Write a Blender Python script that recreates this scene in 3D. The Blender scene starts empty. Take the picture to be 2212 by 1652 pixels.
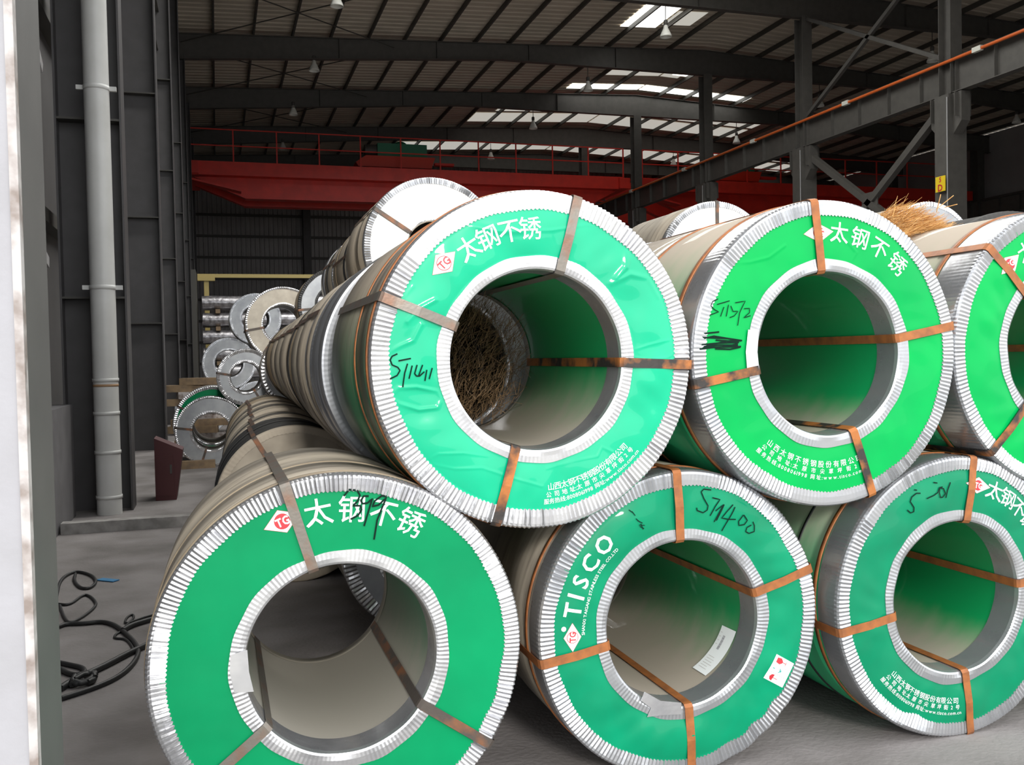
import bpy, math, random
from mathutils import Vector, Matrix
random.seed(7)
PI = math.pi
scn = bpy.context.scene
COL = scn.collection

# ------------------------------------------------------------------ camera, world, exposure
F, YAW, PITCH, ROLL, EYE = 2054.7, .2998, -.0288, .0199, 1.55
fw = Vector((math.sin(YAW)*math.cos(PITCH), math.cos(YAW)*math.cos(PITCH), math.sin(PITCH)))
r0 = Vector((math.cos(YAW), -math.sin(YAW), 0)); u0 = r0.cross(fw)
rt = r0*math.cos(ROLL)-u0*math.sin(ROLL); up = u0*math.cos(ROLL)+r0*math.sin(ROLL)
cam = bpy.data.objects.new('camera', bpy.data.cameras.new('camera'))
COL.objects.link(cam)
m = Matrix((rt, up, -fw)).transposed().to_4x4(); m.translation = (0, 0, EYE)
cam.matrix_world = m
cam.data.sensor_width = 36; cam.data.lens = F/2212*36
cam.data.clip_start = .05; cam.data.clip_end = 300
scn.camera = cam

def ray(px, py): return fw+rt*((px-1106)/F)-up*((py-826)/F)
def on(px, py, ax, v):
    d = ray(px, py); c = Vector((0, 0, EYE)); return c+d*((v-c[ax])/d[ax])

wd = bpy.data.worlds.new('overcast_sky'); scn.world = wd; wd.use_nodes = True
nt = wd.node_tree; bg = nt.nodes['Background']
tc = nt.nodes.new('ShaderNodeTexCoord'); sx = nt.nodes.new('ShaderNodeSeparateXYZ')
cr = nt.nodes.new('ShaderNodeValToRGB')
nt.links.new(tc.outputs['Generated'], sx.inputs[0]); nt.links.new(sx.outputs['Z'], cr.inputs[0])
cr.color_ramp.elements[0].position = 0; cr.color_ramp.elements[0].color = (.83, .85, .87, 1)
cr.color_ramp.elements[1].position = .6; cr.color_ramp.elements[1].color = (.94, .96, .98, 1)
nt.links.new(cr.outputs[0], bg.inputs['Color']); bg.inputs['Strength'].default_value = 1.75
sun = bpy.data.objects.new('sun', bpy.data.lights.new('sun', 'SUN')); COL.objects.link(sun)
sun.data.energy = 1.5; sun.data.angle = .16; sun.data.color = (1, .97, .92)
sun.rotation_euler = Vector((.04, .92, -.38)).to_track_quat('-Z', 'Y').to_euler()
scn.view_settings.view_transform = 'Standard'; scn.view_settings.look = 'None'
scn.view_settings.exposure = 0.6; scn.view_settings.gamma = 1
scn.view_settings.use_curve_mapping = False
scn.cycles.max_bounces = 8; scn.cycles.diffuse_bounces = 5; scn.cycles.glossy_bounces = 5

# ------------------------------------------------------------------ materials
MATS = {}
def s2l(c): return tuple(((v/255)/12.92 if v/255 <= .04045 else ((v/255+.055)/1.055)**2.4) for v in c)
def mat(name, col, rough=.5, metal=0., col2=None, scale=8., bump=0., bscale=None, coat=0., emit=0., lo=.35, hi=.65, detail=4, spec=.5, stretch=None, rvar=0.):
    if name in MATS: return MATS[name]
    M = bpy.data.materials.new(name); M.use_nodes = True
    n = M.node_tree; b = n.nodes['Principled BSDF']; L = n.links.new
    b.inputs['Roughness'].default_value = rough; b.inputs['Metallic'].default_value = metal
    b.inputs['Base Color'].default_value = (*col, 1); b.inputs['Coat Weight'].default_value = coat
    b.inputs['Coat Roughness'].default_value = .035; b.inputs['Specular IOR Level'].default_value = spec
    t = n.nodes.new('ShaderNodeTexCoord'); src = t.outputs['Object']
    if stretch:
        mp = n.nodes.new('ShaderNodeMapping'); mp.inputs['Scale'].default_value = stretch
        L(src, mp.inputs[0]); src = mp.outputs[0]
    nz = n.nodes.new('ShaderNodeTexNoise'); nz.inputs['Scale'].default_value = scale; nz.inputs['Detail'].default_value = detail
    L(src, nz.inputs['Vector'])
    if col2:
        r = n.nodes.new('ShaderNodeValToRGB'); e = r.color_ramp.elements
        e[0].position = lo; e[0].color = (*col, 1); e[1].position = hi; e[1].color = (*col2, 1)
        L(nz.outputs[0], r.inputs[0]); L(r.outputs[0], b.inputs['Base Color'])
    if rvar:
        mr = n.nodes.new('ShaderNodeMapRange'); mr.inputs['To Min'].default_value = max(.02, rough-rvar); mr.inputs['To Max'].default_value = rough+rvar
        mr.inputs['From Min'].default_value = .3; mr.inputs['From Max'].default_value = .7
        L(nz.outputs[0], mr.inputs['Value']); L(mr.outputs[0], b.inputs['Roughness'])
    if bump:
        bp = n.nodes.new('ShaderNodeBump'); bp.inputs['Strength'].default_value = bump; bp.inputs['Distance'].default_value = .01
        if bscale:
            n2 = n.nodes.new('ShaderNodeTexNoise'); n2.inputs['Scale'].default_value = bscale; n2.inputs['Detail'].default_value = 3
            L(src, n2.inputs['Vector']); L(n2.outputs[0], bp.inputs['Height'])
        else: L(nz.outputs[0], bp.inputs['Height'])
        L(bp.outputs[0], b.inputs['Normal'])
    if emit:
        b.inputs['Emission Color'].default_value = (*col, 1); b.inputs['Emission Strength'].default_value = emit
    MATS[name] = M; return M

def dusty(name, col, dust, z0, z1, rough=.4, metal=0., coat=0., amt=1., nscale=6., flip=False, rings=0.):
    """sheet metal with settled dust: dust lies above z1 (or below z0 when flipped), patchy edge"""
    if name in MATS: return MATS[name]
    M = bpy.data.materials.new(name); M.use_nodes = True
    n = M.node_tree; b = n.nodes['Principled BSDF']; L = n.links.new
    t = n.nodes.new('ShaderNodeTexCoord'); sp = n.nodes.new('ShaderNodeSeparateXYZ'); L(t.outputs['Object'], sp.inputs[0])
    nz = n.nodes.new('ShaderNodeTexNoise'); nz.inputs['Scale'].default_value = nscale; nz.inputs['Detail'].default_value = 5
    mp = n.nodes.new('ShaderNodeMapping'); mp.inputs['Scale'].default_value = (1, 2.5, 1); L(t.outputs['Object'], mp.inputs[0]); L(mp.outputs[0], nz.inputs['Vector'])
    ad = n.nodes.new('ShaderNodeMath'); ad.operation = 'MULTIPLY_ADD'; ad.inputs[1].default_value = .35*(z1-z0 if z1 > z0 else .3)
    L(nz.outputs[0], ad.inputs[0]); L(sp.outputs['Z'], ad.inputs[2])
    mr = n.nodes.new('ShaderNodeMapRange'); mr.interpolation_type = 'SMOOTHSTEP'
    mr.inputs['From Min'].default_value = z0; mr.inputs['From Max'].default_value = z1
    mr.inputs['To Min'].default_value = amt if flip else 0; mr.inputs['To Max'].default_value = 0 if flip else amt
    L(ad.outputs[0], mr.inputs['Value'])
    mx = n.nodes.new('ShaderNodeMix'); mx.data_type = 'RGBA'
    mx.inputs['A'].default_value = (*col, 1); mx.inputs['B'].default_value = (*dust, 1)
    L(mr.outputs[0], mx.inputs['Factor'])
    out = mx.outputs['Result']
    if rings:
        wv = n.nodes.new('ShaderNodeTexNoise'); wv.inputs['Scale'].default_value = 14; wv.inputs['Detail'].default_value = 3
        m2 = n.nodes.new('ShaderNodeMapping'); m2.inputs['Scale'].default_value = (.25, 1.6, .25); L(t.outputs['Object'], m2.inputs[0]); L(m2.outputs[0], wv.inputs['Vector'])
        rr = n.nodes.new('ShaderNodeMapRange'); rr.inputs['From Min'].default_value = .45; rr.inputs['From Max'].default_value = .7; rr.inputs['To Max'].default_value = rings
        L(wv.outputs[0], rr.inputs['Value'])
        m3 = n.nodes.new('ShaderNodeMix'); m3.data_type = 'RGBA'; m3.inputs['B'].default_value = (.075, .06, .045, 1)
        L(rr.outputs[0], m3.inputs['Factor']); L(out, m3.inputs['A']); out = m3.outputs['Result']
    L(out, b.inputs['Base Color'])
    rm = n.nodes.new('ShaderNodeMapRange'); rm.inputs['To Min'].default_value = rough; rm.inputs['To Max'].default_value = .75
    L(mr.outputs[0], rm.inputs['Value']); L(rm.outputs[0], b.inputs['Roughness'])
    b.inputs['Metallic'].default_value = metal; b.inputs['Coat Weight'].default_value = coat
    MATS[name] = M; return M

GALV = mat('galvanized_strip', (.76, .76, .77), .22, .82, (.52, .52, .54), 7, .10, 30, rvar=.08)
GALVM = mat('shaded_galvanized_strip', (.50, .505, .52), .25, .74, (.40, .41, .43), 7, .05, 30, rvar=.08)  # greyer copy of the strip: weaker daylight put into its colour
GALV2 = mat('dull_galvanized_strip', (.60, .62, .65), .42, .8, (.40, .42, .46), 12, .15, 40, rvar=.1)
WHITE_P = mat('white_print', (.80, .82, .81), .45)
RED_P = mat('red_print', (.50, .03, .04), .45)
TEAL_P = mat('teal_print', (.05, .35, .32), .45)
INK = mat('marker_ink', (.006, .02, .014), .7, spec=.05)
LIGHT_GREY_P = mat('grey_print', (.25, .23, .26), .5)
RUST = mat('rusty_orange_strap', (.36, .125, .035), .5, .25, (.20, .075, .03), 22, .1, 60, lo=.4, hi=.75)
DARKRUST = mat('dark_rusty_strap', (.085, .07, .06), .5, .3, (.26, .105, .045), 11, .1, 60, lo=.46, hi=.66)
RUSTB = mat('blackened_rusty_strap', (.035, .03, .027), .5, .3, (.40, .14, .035), 9, .1, 60, lo=.44, hi=.58)
GREYSTRAP = mat('grey_steel_strap', (.20, .18, .155), .42, .55, (.24, .115, .07), 13, .1, 60, lo=.5, hi=.8)
G_TEAL = mat('teal_green_film', (0, .43, .225), .3, 0, (.001, .37, .19), 3, coat=.8, spec=.1)
G_LEAF = mat('leaf_green_sheet', (0, .37, .075), .4, 0, (.001, .31, .07), 3, coat=.12, spec=.1)
G_EMER = mat('emerald_green_sheet', (.001, .26, .095), .4, 0, (.001, .215, .08), 3, coat=.06, spec=.12)
G_SEA = mat('sea_green_sheet', (.001, .25, .12), .35, 0, (.004, .20, .095), 4, coat=.25, spec=.1)
G_SEA2 = mat('dusty_sea_green_sheet', (.001, .215, .10), .35, 0, (.006, .175, .085), 4, coat=.22, spec=.1)
WHITE_S = mat('off_white_sheet', (.80, .80, .76), .35, 0, (.72, .72, .68), 4, coat=.2)
SILVER_S = mat('bare_steel_face', (.40, .415, .43), .38, .5, (.30, .315, .335), 5)
BEIGE_S = mat('cream_paper_face', (.58, .53, .44), .5, 0, (.44, .39, .32), 6)
DUST = (.30, .255, .205)
B_BROWN = dusty('taupe_dusty_wrapper', (.22, .20, .16), (.40, .35, .28), .2, 1.2, .45, .15, rings=.5)
B_GREENB = dusty('green_wrapper_brown_dust', (.035, .14, .065), (.33, .28, .22), .50, 1.0, .35, .2, rings=.4)
B_GREEN = dusty('green_wrapper_top_dust', (.012, .25, .10), (.42, .36, .29), .68, 1.12, .3, .1, coat=.3)
B_BRONZE = dusty('bronze_steel_wrapper', (.24, .18, .11), (.38, .31, .22), .3, 1.25, .35, .35, rings=.6)
B_SILVER = dusty('bare_silver_wrapper', (.42, .43, .45), (.36, .33, .29), .9, 1.4, .3, .85, amt=.6)
B_BEIGE = dusty('beige_wrapper', (.34, .29, .22), (.46, .40, .32), .3, 1.2, .5, .1, rings=.3)
B_DARK = dusty('black_tarpaulin_wrapper', (.012, .013, .014), (.045, .043, .04), .9, 1.4, .5)
L_GREEN = dusty('green_bore_dust', (.004, .26, .075), (.34, .29, .235), .27, .44, .4, 0, flip=True, coat=.2)
L_GREEN2 = dusty('half_dusty_green_bore', (.004, .25, .075), (.34, .29, .235), .32, .62, .4, 0, flip=True, coat=.2)
L_GREY = dusty('grey_bore_dust', (.07, .22, .12), (.36, .33, .28), .45, .80, .45, .2, flip=True)
L_DARK = dusty('dark_bore', (.05, .05, .045), (.12, .11, .09), .3, .6, .5, .4, flip=True)

CONC = mat('worn_concrete', (.27, .25, .245), .8, 0, (.145, .132, .125), 1.6, .35, 45, lo=.36, hi=.68, detail=11)
YARD = mat('yard_concrete', (.42, .41, .39), .85, 0, (.34, .33, .31), 1.5, .2, 40)
PAINT = mat('grey_steel_paint', (.070, .066, .068), .5, 0, (.058, .055, .056), 4)
PAINT2 = mat('dark_grey_steel_paint', (.085, .08, .072), .55, 0, (.07, .066, .06), 4)
DARKST = mat('dark_purlin_paint', (.06, .057, .05), .55)
DECK = mat('ribbed_roof_sheet', (.60, .53, .43), .55, 0, (.52, .46, .37), .8)
WALLS = mat('ribbed_wall_sheet', (.34, .33, .33), .55, 0, (.30, .29, .29), 1)
WHITEW = mat('white_wall_plaster', (.33, .325, .345), .7, 0, (.30, .295, .31), 5, .1, 50)
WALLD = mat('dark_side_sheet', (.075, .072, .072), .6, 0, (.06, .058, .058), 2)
STAIN = mat('stained_plaster_edge', (.46, .43, .42), .8, 0, (.22, .18, .16), 12, .2, 40, lo=.45, hi=.65)
REVEAL = mat('reveal_grey_paint', (.098, .094, .089), .6, 0, (.085, .082, .078), 5)
PVC = mat('grey_white_pvc', (.60, .60, .585), .4, 0, (.54, .54, .52), 3)
REDC = mat('crane_red_paint', (.74, .035, .02), .45, 0, (.60, .03, .018), 2)
ORANGE = mat('orange_conductor', (.62, .12, .02), .45)
PALE = mat('pale_clamp', (.65, .65, .58), .5)
GREENM = mat('hoist_green_paint', (.03, .20, .11), .45)
LAMPW = mat('lamp_white_enamel', (.75, .75, .70), .35)
YEL = mat('sign_yellow', (.75, .55, .02), .5)
YELD = mat('dull_yellow_paint', (.42, .33, .12), .55)
CABLE = mat('black_rubber', (.018, .018, .018), .5)
STRAWM = mat('dry_straw', (.58, .29, .085), .7, 0, (.72, .44, .17), 30)
FOILM = mat('crinkled_silver_wrap', (.55, .54, .56), .3, .8, (.25, .24, .25), 9, .6, 12)
WOODM = mat('rough_timber', (.30, .21, .12), .8, 0, (.20, .14, .09), 9)
DKRED = mat('dark_red_paint', (.06, .006, .008), .5)
BLUEP = mat('blue_plastic_scrap', (.05, .22, .42), .5)
SKYL = mat('translucent_roof_sheet', (.80, .78, .70), .6, emit=.36)
ROOF_FILL = mat('added_fill_roof_sheet', (.95, .95, .92), .6, emit=10)  # added glowing sheets above the view, put in to brighten the hall
SKYLB = mat('bright_translucent_roof_sheet', (.92, .92, .88), .6, emit=2.2)

# ------------------------------------------------------------------ mesh helpers
class MB:
    def __init__(s): s.v = []; s.f = []; s.mi = []; s.sm = []
    def add(s, vs, fs, mi=0, smooth=False):
        o = len(s.v); s.v += [tuple(p) for p in vs]
        for f in fs: s.f.append(tuple(i+o for i in f)); s.mi.append(mi); s.sm.append(smooth)
        return s
    def box(s, a, b, mi=0):
        x0, y0, z0 = a; x1, y1, z1 = b
        v = [(x0,y0,z0),(x1,y0,z0),(x1,y1,z0),(x0,y1,z0),(x0,y0,z1),(x1,y0,z1),(x1,y1,z1),(x0,y1,z1)]
        return s.add(v, [(3,2,1,0),(4,5,6,7),(0,1,5,4),(1,2,6,5),(2,3,7,6),(3,0,4,7)], mi)
    def prism(s, poly, axis, a, b, mi=0):
        """polygon (2D) swept along axis from a to b"""
        n = len(poly)
        def P(p, t):
            return (t, p[0], p[1]) if axis == 0 else ((p[0], t, p[1]) if axis == 1 else (p[0], p[1], t))
        v = [P(p, a) for p in poly]+[P(p, b) for p in poly]
        f = [tuple(range(n)), tuple(range(2*n-1, n-1, -1))]+[(i, (i+1) % n, n+(i+1) % n, n+i) for i in range(n)]
        return s.add(v, f, mi)
    def ibeam_z(s, cx, cy, z0, z1, bx, dy, t=.02, tw=.014):
        """vertical I: flanges face -y and +y"""
        s.box((cx-bx/2, cy-dy/2, z0), (cx+bx/2, cy-dy/2+t, z1)); s.box((cx-bx/2, cy+dy/2-t, z0), (cx+bx/2, cy+dy/2, z1))
        return s.box((cx-tw/2, cy-dy/2+t, z0), (cx+tw/2, cy+dy/2-t, z1))
    def bar(s, p, q, w, h=None, mi=0, upv=(0, 0, 1)):
        p = Vector(p); q = Vector(q); d = (q-p).normalized(); h = h or w
        a = Vector(upv)
        if abs(d.dot(a)) > .97: a = Vector((0, 1, 0))
        x = d.cross(a).normalized()*(w/2); y = x.cross(d).normalized()*(h/2)
        v = [p-x-y, p+x-y, p+x+y, p-x+y, q-x-y, q+x-y, q+x+y, q-x+y]
        return s.add(v, [(3,2,1,0),(4,5,6,7),(0,1,5,4),(1,2,6,5),(2,3,7,6),(3,0,4,7)], mi)
    def tube(s, pts, r, n=8, mi=0, close=False):
        pts = [Vector(p) for p in pts]; N = len(pts); rings = []
        prev = Vector((0, 0, 1))
        for i, p in enumerate(pts):
            d = (pts[min(i+1, N-1)]-pts[max(i-1, 0)]).normalized()
            if abs(d.dot(prev)) > .97: prev = Vector((1, 0, 0)) if abs(d.x) < .9 else Vector((0, 1, 0))
            x = d.cross(prev).normalized(); y = x.cross(d).normalized(); prev = y
            rings.append([p+(x*math.cos(2*PI*k/n)+y*math.sin(2*PI*k/n))*r for k in range(n)])
        v = [q for R in rings for q in R]
        f = [(i*n+k, i*n+(k+1) % n, (i+1)*n+(k+1) % n, (i+1)*n+k) for i in range(N-1) for k in range(n)]
        s.add(v, f, mi, True)
        return s.add([q for q in rings[0]]+[q for q in rings[-1]], [tuple(range(n-1, -1, -1)), tuple(range(n, 2*n))], mi)
    def lathe(s, prof, n=48, axis=2, o=(0, 0, 0), mi=0, smooth=True, closed=False):
        """prof: list of (radius, height along axis)"""
        v = []; K = len(prof)
        for i in range(n):
            a = 2*PI*i/n; c = math.cos(a); t = math.sin(a)
            for r, h in prof:
                v.append((o[0]+r*c, o[1]+r*t, o[2]+h) if axis == 2 else (o[0]+r*t, o[1]+h, o[2]+r*c))
        f = []
        for i in range(n):
            j = (i+1) % n
            for k in range(K if closed else K-1):
                l = (k+1) % K
                q = (i*K+k, j*K+k, j*K+l, i*K+l)
                f.append(q if axis == 2 else q[::-1])
        return s.add(v, f, mi, smooth)
    def mesh(s, name, mats):
        me = bpy.data.meshes.new(name); me.from_pydata(s.v, [], s.f)
        if not isinstance(mats, (list, tuple)): mats = [mats]
        for x in mats: me.materials.append(x)
        me.polygons.foreach_set('material_index', s.mi); me.polygons.foreach_set('use_smooth', s.sm)
        me.update(); return me
    def obj(s, name, mats, parent=None, label=None, loc=None):
        return link(name, s.mesh(name, mats), parent, label, loc)
def link(name, me, parent=None, label=None, loc=None):
    o = bpy.data.objects.new(name, me); COL.objects.link(o)
    if parent: o.parent = parent
    if label: o['label'] = label
    if loc: o.location = loc
    return o
def thing(name, label, cat, loc=(0, 0, 0), group=None):
    o = bpy.data.objects.new(name, None); COL.objects.link(o); o.location = loc; o.empty_display_size = .2
    return tag(o, label, cat, group)
def tag(o, label, cat, group=None):
    o['label'] = label; o['category'] = cat
    if group: o['group'] = group
    return o
def struct(o, label=None):
    o['kind'] = 'structure'
    if label: o['label'] = label
    return o

# ------------------------------------------------------------------ glyphs (flat print)
GL = {}
def glyph(ch, off=0.):
    k = (ch, off)
    if k not in GL:
        c = bpy.data.curves.new('g', 'FONT'); c.body = ch; c.size = 1; c.offset = off; c.resolution_u = 2; c.dimensions = '2D'; c.fill_mode = 'FRONT'
        o = bpy.data.objects.new('g', c); COL.objects.link(o)
        dg = bpy.context.evaluated_depsgraph_get(); dg.update()
        me = bpy.data.meshes.new_from_object(o.evaluated_get(dg))
        vs = [(v.co.x, v.co.y) for v in me.vertices]; fs = [tuple(p.vertices) for p in me.polygons]
        bpy.data.objects.remove(o); bpy.data.curves.remove(c); bpy.data.meshes.remove(me)
        if vs:
            x0 = min(p[0] for p in vs); x1 = max(p[0] for p in vs); y0 = min(p[1] for p in vs); y1 = max(p[1] for p in vs)
        else: x0, x1, y0, y1 = 0, .3, 0, .7
        GL[k] = (vs, fs, x0, x1, y0, y1)
    return GL[k]

def subdiv(vs, fs, lim):
    vs = list(vs); out = []
    st = [f for f in fs if len(f) == 3]
    for f in fs:
        if len(f) > 3: st += [(f[0], f[i], f[i+1]) for i in range(1, len(f)-1)] if len(f) != 4 else [(f[0], f[1], f[2]), (f[0], f[2], f[3])]
    mid = {}
    while st:
        a, b, c = st.pop()
        e = sorted((((vs[i][0]-vs[j][0])**2+(vs[i][1]-vs[j][1])**2, min(i, j), max(i, j), i, j, k) for i, j, k in ((a, b, c), (b, c, a), (c, a, b))))[-1]
        if e[0] <= lim*lim: out.append((a, b, c)); continue
        _, lo, hi, i, j, k = e
        if (lo, hi) not in mid: mid[(lo, hi)] = len(vs); vs.append(((vs[i][0]+vs[j][0])/2, (vs[i][1]+vs[j][1])/2))
        m = mid[(lo, hi)]; st += [(i, m, k), (m, j, k)]
    return vs, out
# ------------------------------------------------------------------ steel coils
def tri(x): x = x % 1; return 4*abs(x-.5)-1
class Coil:
    def __init__(s, name, label, x, y, z, R, L, sheet, body, liner, group, ri=.305, ow=.056, iw=.047, side=.03, n=230, amp=.0022,
                 wave=.0, seed=1, straps=(), strapm=None, hoops=(), ridges=(), guard=None, ni=150, seg=160, light=False, dents=(), clean=(), creases=(), fine=False):
        s.R, s.L, s.ri, s.seed, s.wave = R, L, ri, seed, wave
        s.ro = R-ow; s.r1 = ri+iw; s.x, s.y, s.z = x, y, z
        s.dents = dents; s.clean = clean; s.cr = []
        for h, sg, P in creases:
            P = [s.face_pt(*p) for p in P]
            for a, b in zip(P[:-1], P[1:]): s.cr.append((h, sg, a[0], a[1], b[0]-a[0], b[1]-a[1], min(a[0], b[0])-3*sg, max(a[0], b[0])+3*sg, min(a[1], b[1])-3*sg, max(a[1], b[1])+3*sg))
        rnd = random.Random(seed); s.ph = [rnd.uniform(0, 6.28) for _ in range(12)]
        guard = guard or GALV
        t = s.root = thing(name, label, 'steel coil', (x, y, z-R), group)
        cz = R
        # outer wrapper: slightly stepped where sheets lap over one another
        pr = [(s.r1-.02, .004), (R-.012, .004), (R-.003, .012)]; off = 0
        for yr in ridges:
            pr += [(R-.003+off, yr-.001)]; off = .0045-off; pr += [(R-.003+off, yr+.001)]
        pr += [(R-.003+off, L-.02), (R-.012, L-.004), (s.ri+.01, L-.004)]
        MB().lathe(pr, seg, 1, (0, 0, cz)).obj('wrapper', body, t)
        MB().lathe([(s.ri+.012, L-.006), (s.ri+.002, L-.001), (s.ri, L-.02), (s.ri, .01)][::-1][::-1], seg//2, 1, (0, 0, cz)).obj('bore_liner', liner, t)
        MB().lathe([(s.ri-.002, L-.06), (s.ri-.002, L+.002), (s.ri+.05, L+.004), (s.ri+.05, L-.006)], seg//2, 1, (0, 0, cz)).obj('rear_rim', BEIGE_S if light is False else guard, t)
        # end sheet
        mb = MB(); nr, na = (52, 760) if fine else (20, 340) if wave else (4, 72)
        vs = []
        for i in range(na):
            a = 2*PI*i/na
            for k in range(nr):
                r = s.r1-.012+(s.ro+.016-s.r1+.012)*k/(nr-1)
                X = r*math.sin(a); Z = r*math.cos(a)
                vs.append((X, s.sy(X, Z), Z+cz))
        mb.add(vs, [(i*nr+k, i*nr+k+1, ((i+1) % na)*nr+k+1, ((i+1) % na)*nr+k) for i in range(na) for k in range(nr-1)], 0, True)
        s.sheet = mb.obj('end_sheet', sheet, t)
        # crimped outer and inner edge guards
        s.guard_outer(ow, side, n, amp).obj('outer_edge_guard', guard, t)
        s.guard_inner(iw, ni, amp*.2, .11 if not light else .06).obj('inner_edge_guard', guard, t)
        for st in straps:
            a, mt = (st, strapm) if not isinstance(st, tuple) else st
            s.strap(a).obj('strap', mt or GREYSTRAP, t)
        for yh, wh, mh in hoops:
            MB().lathe([(R+.002, yh-wh/2), (R+.0065, yh-wh/2), (R+.0065, yh+wh/2), (R+.002, yh+wh/2)], seg, 1, (0, 0, cz)).obj('hoop_band', mh, t)
    def w01(s, r): return max(0, min(1, (r-s.r1)/(s.ro-s.r1)))
    def sy(s, X, Z):
        """front surface of the end sheet in coil space (y), softly buckled"""
        b = -.004
        if not s.wave: return b
        r = math.hypot(X, Z); w = math.sin(PI*max(.02, min(.98, s.w01(r))))**.8; a = math.atan2(X, Z); p = s.ph
        f = .45*math.sin(3*a+p[0])+.5*math.sin(5*a+p[1]+9*r)+.35*math.sin(8*a+p[2]-11*r)+.34*math.sin(13*a+p[3]+17*r)+.3*math.sin(14*X+p[4])*math.sin(11*Z+p[5])+.16*math.sin(24*a+p[0]-31*r+2*math.sin(5*a+p[1]))+.3*abs(math.sin(4.5*a+p[4]+6*r))
        c = 0.
        for h, sg, ax, az, dx, dz, x0, x1, z0, z1 in s.cr:
            if x0 < X < x1 and z0 < Z < z1:
                t = max(0, min(1, ((X-ax)*dx+(Z-az)*dz)/(dx*dx+dz*dz))); d2 = ((X-ax-t*dx)**2+(Z-az-t*dz)**2)/(sg*sg)
                if d2 < 9: c = max(c, h*math.exp(-d2))
        return b-s.wave*w*(.75+f*.7)-c*w
    def edge(s, a, inner):
        p = s.ph; d = .0022*math.sin(3*a+p[6])+.0018*math.sin(7*a+p[7])+.0012*math.sin(17*a+p[8])
        if not inner:
            for da, dw, dd in s.dents:
                e = (a-da+PI) % (2*PI)-PI; d += dd*math.exp(-(e/dw)**2)
        return d
    def k_amp(s, a):
        for ca, cw in s.clean:
            if abs((a-ca+PI) % (2*PI)-PI) < cw: return .12
        v = .5+.5*math.sin(2*a+s.ph[9])*math.sin(5*a+s.ph[10])
        return .45+.75*v
    def guard_outer(s, ow, side, n, amp):
        R = s.R; y0 = -.008; mb = MB(); vs = []; N = n*4; K = 8
        rnd = random.Random(s.seed+50); jit = [rnd.uniform(-1, 1) for _ in range(n)]
        for i in range(N):
            a = 2*PI*i/N; q = tri(i/4+.0); k = s.k_amp(a); j = jit[i//4]; e = s.edge(a, False)
            k *= (.8+.3*j)
            tooth = (.0022 if i % 4 in (1, 2) else -.0016)+.0008*j
            cut = e*1.0
            pr = [(R+.0025, side, 0), (R+.003, .014, .2), (R+.0015-.3*max(0, cut), .001, .6), (R-.004-.5*max(0, cut), y0+.0005, .8), (R-.013, y0-.001, 1.),
                  (R-ow*.6, y0-.001, 1.), (R-ow-tooth-cut, y0, .9), (R-ow-tooth-cut, -.001, .2)]
            for r, y, kk in pr:
                yy = y-amp*q*k*kk*(1 if y < .005 else 0); rr = r+(amp*.8*q*k*kk if y >= -.003 and kk > .1 else 0)
                vs.append((rr*math.sin(a), yy, rr*math.cos(a)+R))
        mb.add(vs, [(i*K+k, i*K+k+1, ((i+1) % N)*K+k+1, ((i+1) % N)*K+k) for i in range(N) for k in range(K-1)])
        return mb
    def guard_inner(s, iw, n, amp, depth):
        ri = s.ri; y0 = -.008; mb = MB(); vs = []; N = n*4; K = 7
        for i in range(N):
            a = 2*PI*i/N; q = tri(i/4); k = s.k_amp(a*1.3+1)*.8; e = s.edge(a+2, True)
            f = .0016*math.sin(11*a+s.ph[3])+.0014*math.sin(6*a+s.ph[2])
            pr = [(ri+iw+e, -.001, 0), (ri+iw+e, y0, 1), (ri+iw*.5, y0-.001, 1), (ri+.009, y0+f, .9), (ri+.002, y0+.004+f, .5), (ri-.002, .010, 0), (ri-.003, depth+.4*f, 0)]
            for r, y, kk in pr:
                vs.append((r*math.sin(a), y-amp*q*k*kk, r*math.cos(a)+s.R))
        mb.add(vs, [(i*K+k, ((i+1) % N)*K+k, ((i+1) % N)*K+k+1, i*K+k+1)[::-1] for i in range(N) for k in range(K-1)])
        return mb
    def strap(s, deg, hw=.0165):
        a = math.radians(deg); R, ri, L = s.R, s.ri, s.L; rad = Vector((math.sin(a), 0, math.cos(a))); tn = Vector((math.cos(a), 0, -math.sin(a)))
        mid = s.wave*1.3 if s.wave else 0
        pth = [(ri-.006, L-.03), (ri-.006, .006), (ri-.004, -.004), (ri+.006, -.0125), (ri+.045, -.0135), ((ri+R)/2, -.0125-mid*.5), (R-.05, -.0135), (R-.006, -.0135), (R+.003, -.008), (R+.007, .006), (R+.0075, L-.02)]
        vs = []
        for i, (r, y) in enumerate(pth):
            p0 = Vector(pth[max(i-1, 0)]); p1 = Vector(pth[min(i+1, len(pth)-1)]); d = (p1-p0).normalized(); nrm = Vector((d.y, -d.x))*.0018
            if i <= 1: nrm = Vector((-.0018, 0))
            if i >= len(pth)-2: nrm = Vector((.0018, 0))
            if 2 < i < len(pth)-3: nrm = Vector((0, -.0018))
            for sg, oo in ((-1, 0), (1, 0), (1, 1), (-1, 1)):
                q = rad*(r+nrm.x*oo)+tn*(sg*hw); vs.append((q.x, y+nrm.y*oo, q.z+R))
        fs = []
        for i in range(len(pth)-1):
            for k in range(4): fs.append((i*4+k, i*4+(k+1) % 4, i*4+4+(k+1) % 4, i*4+4+k))
        return MB().add(vs, fs)
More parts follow.
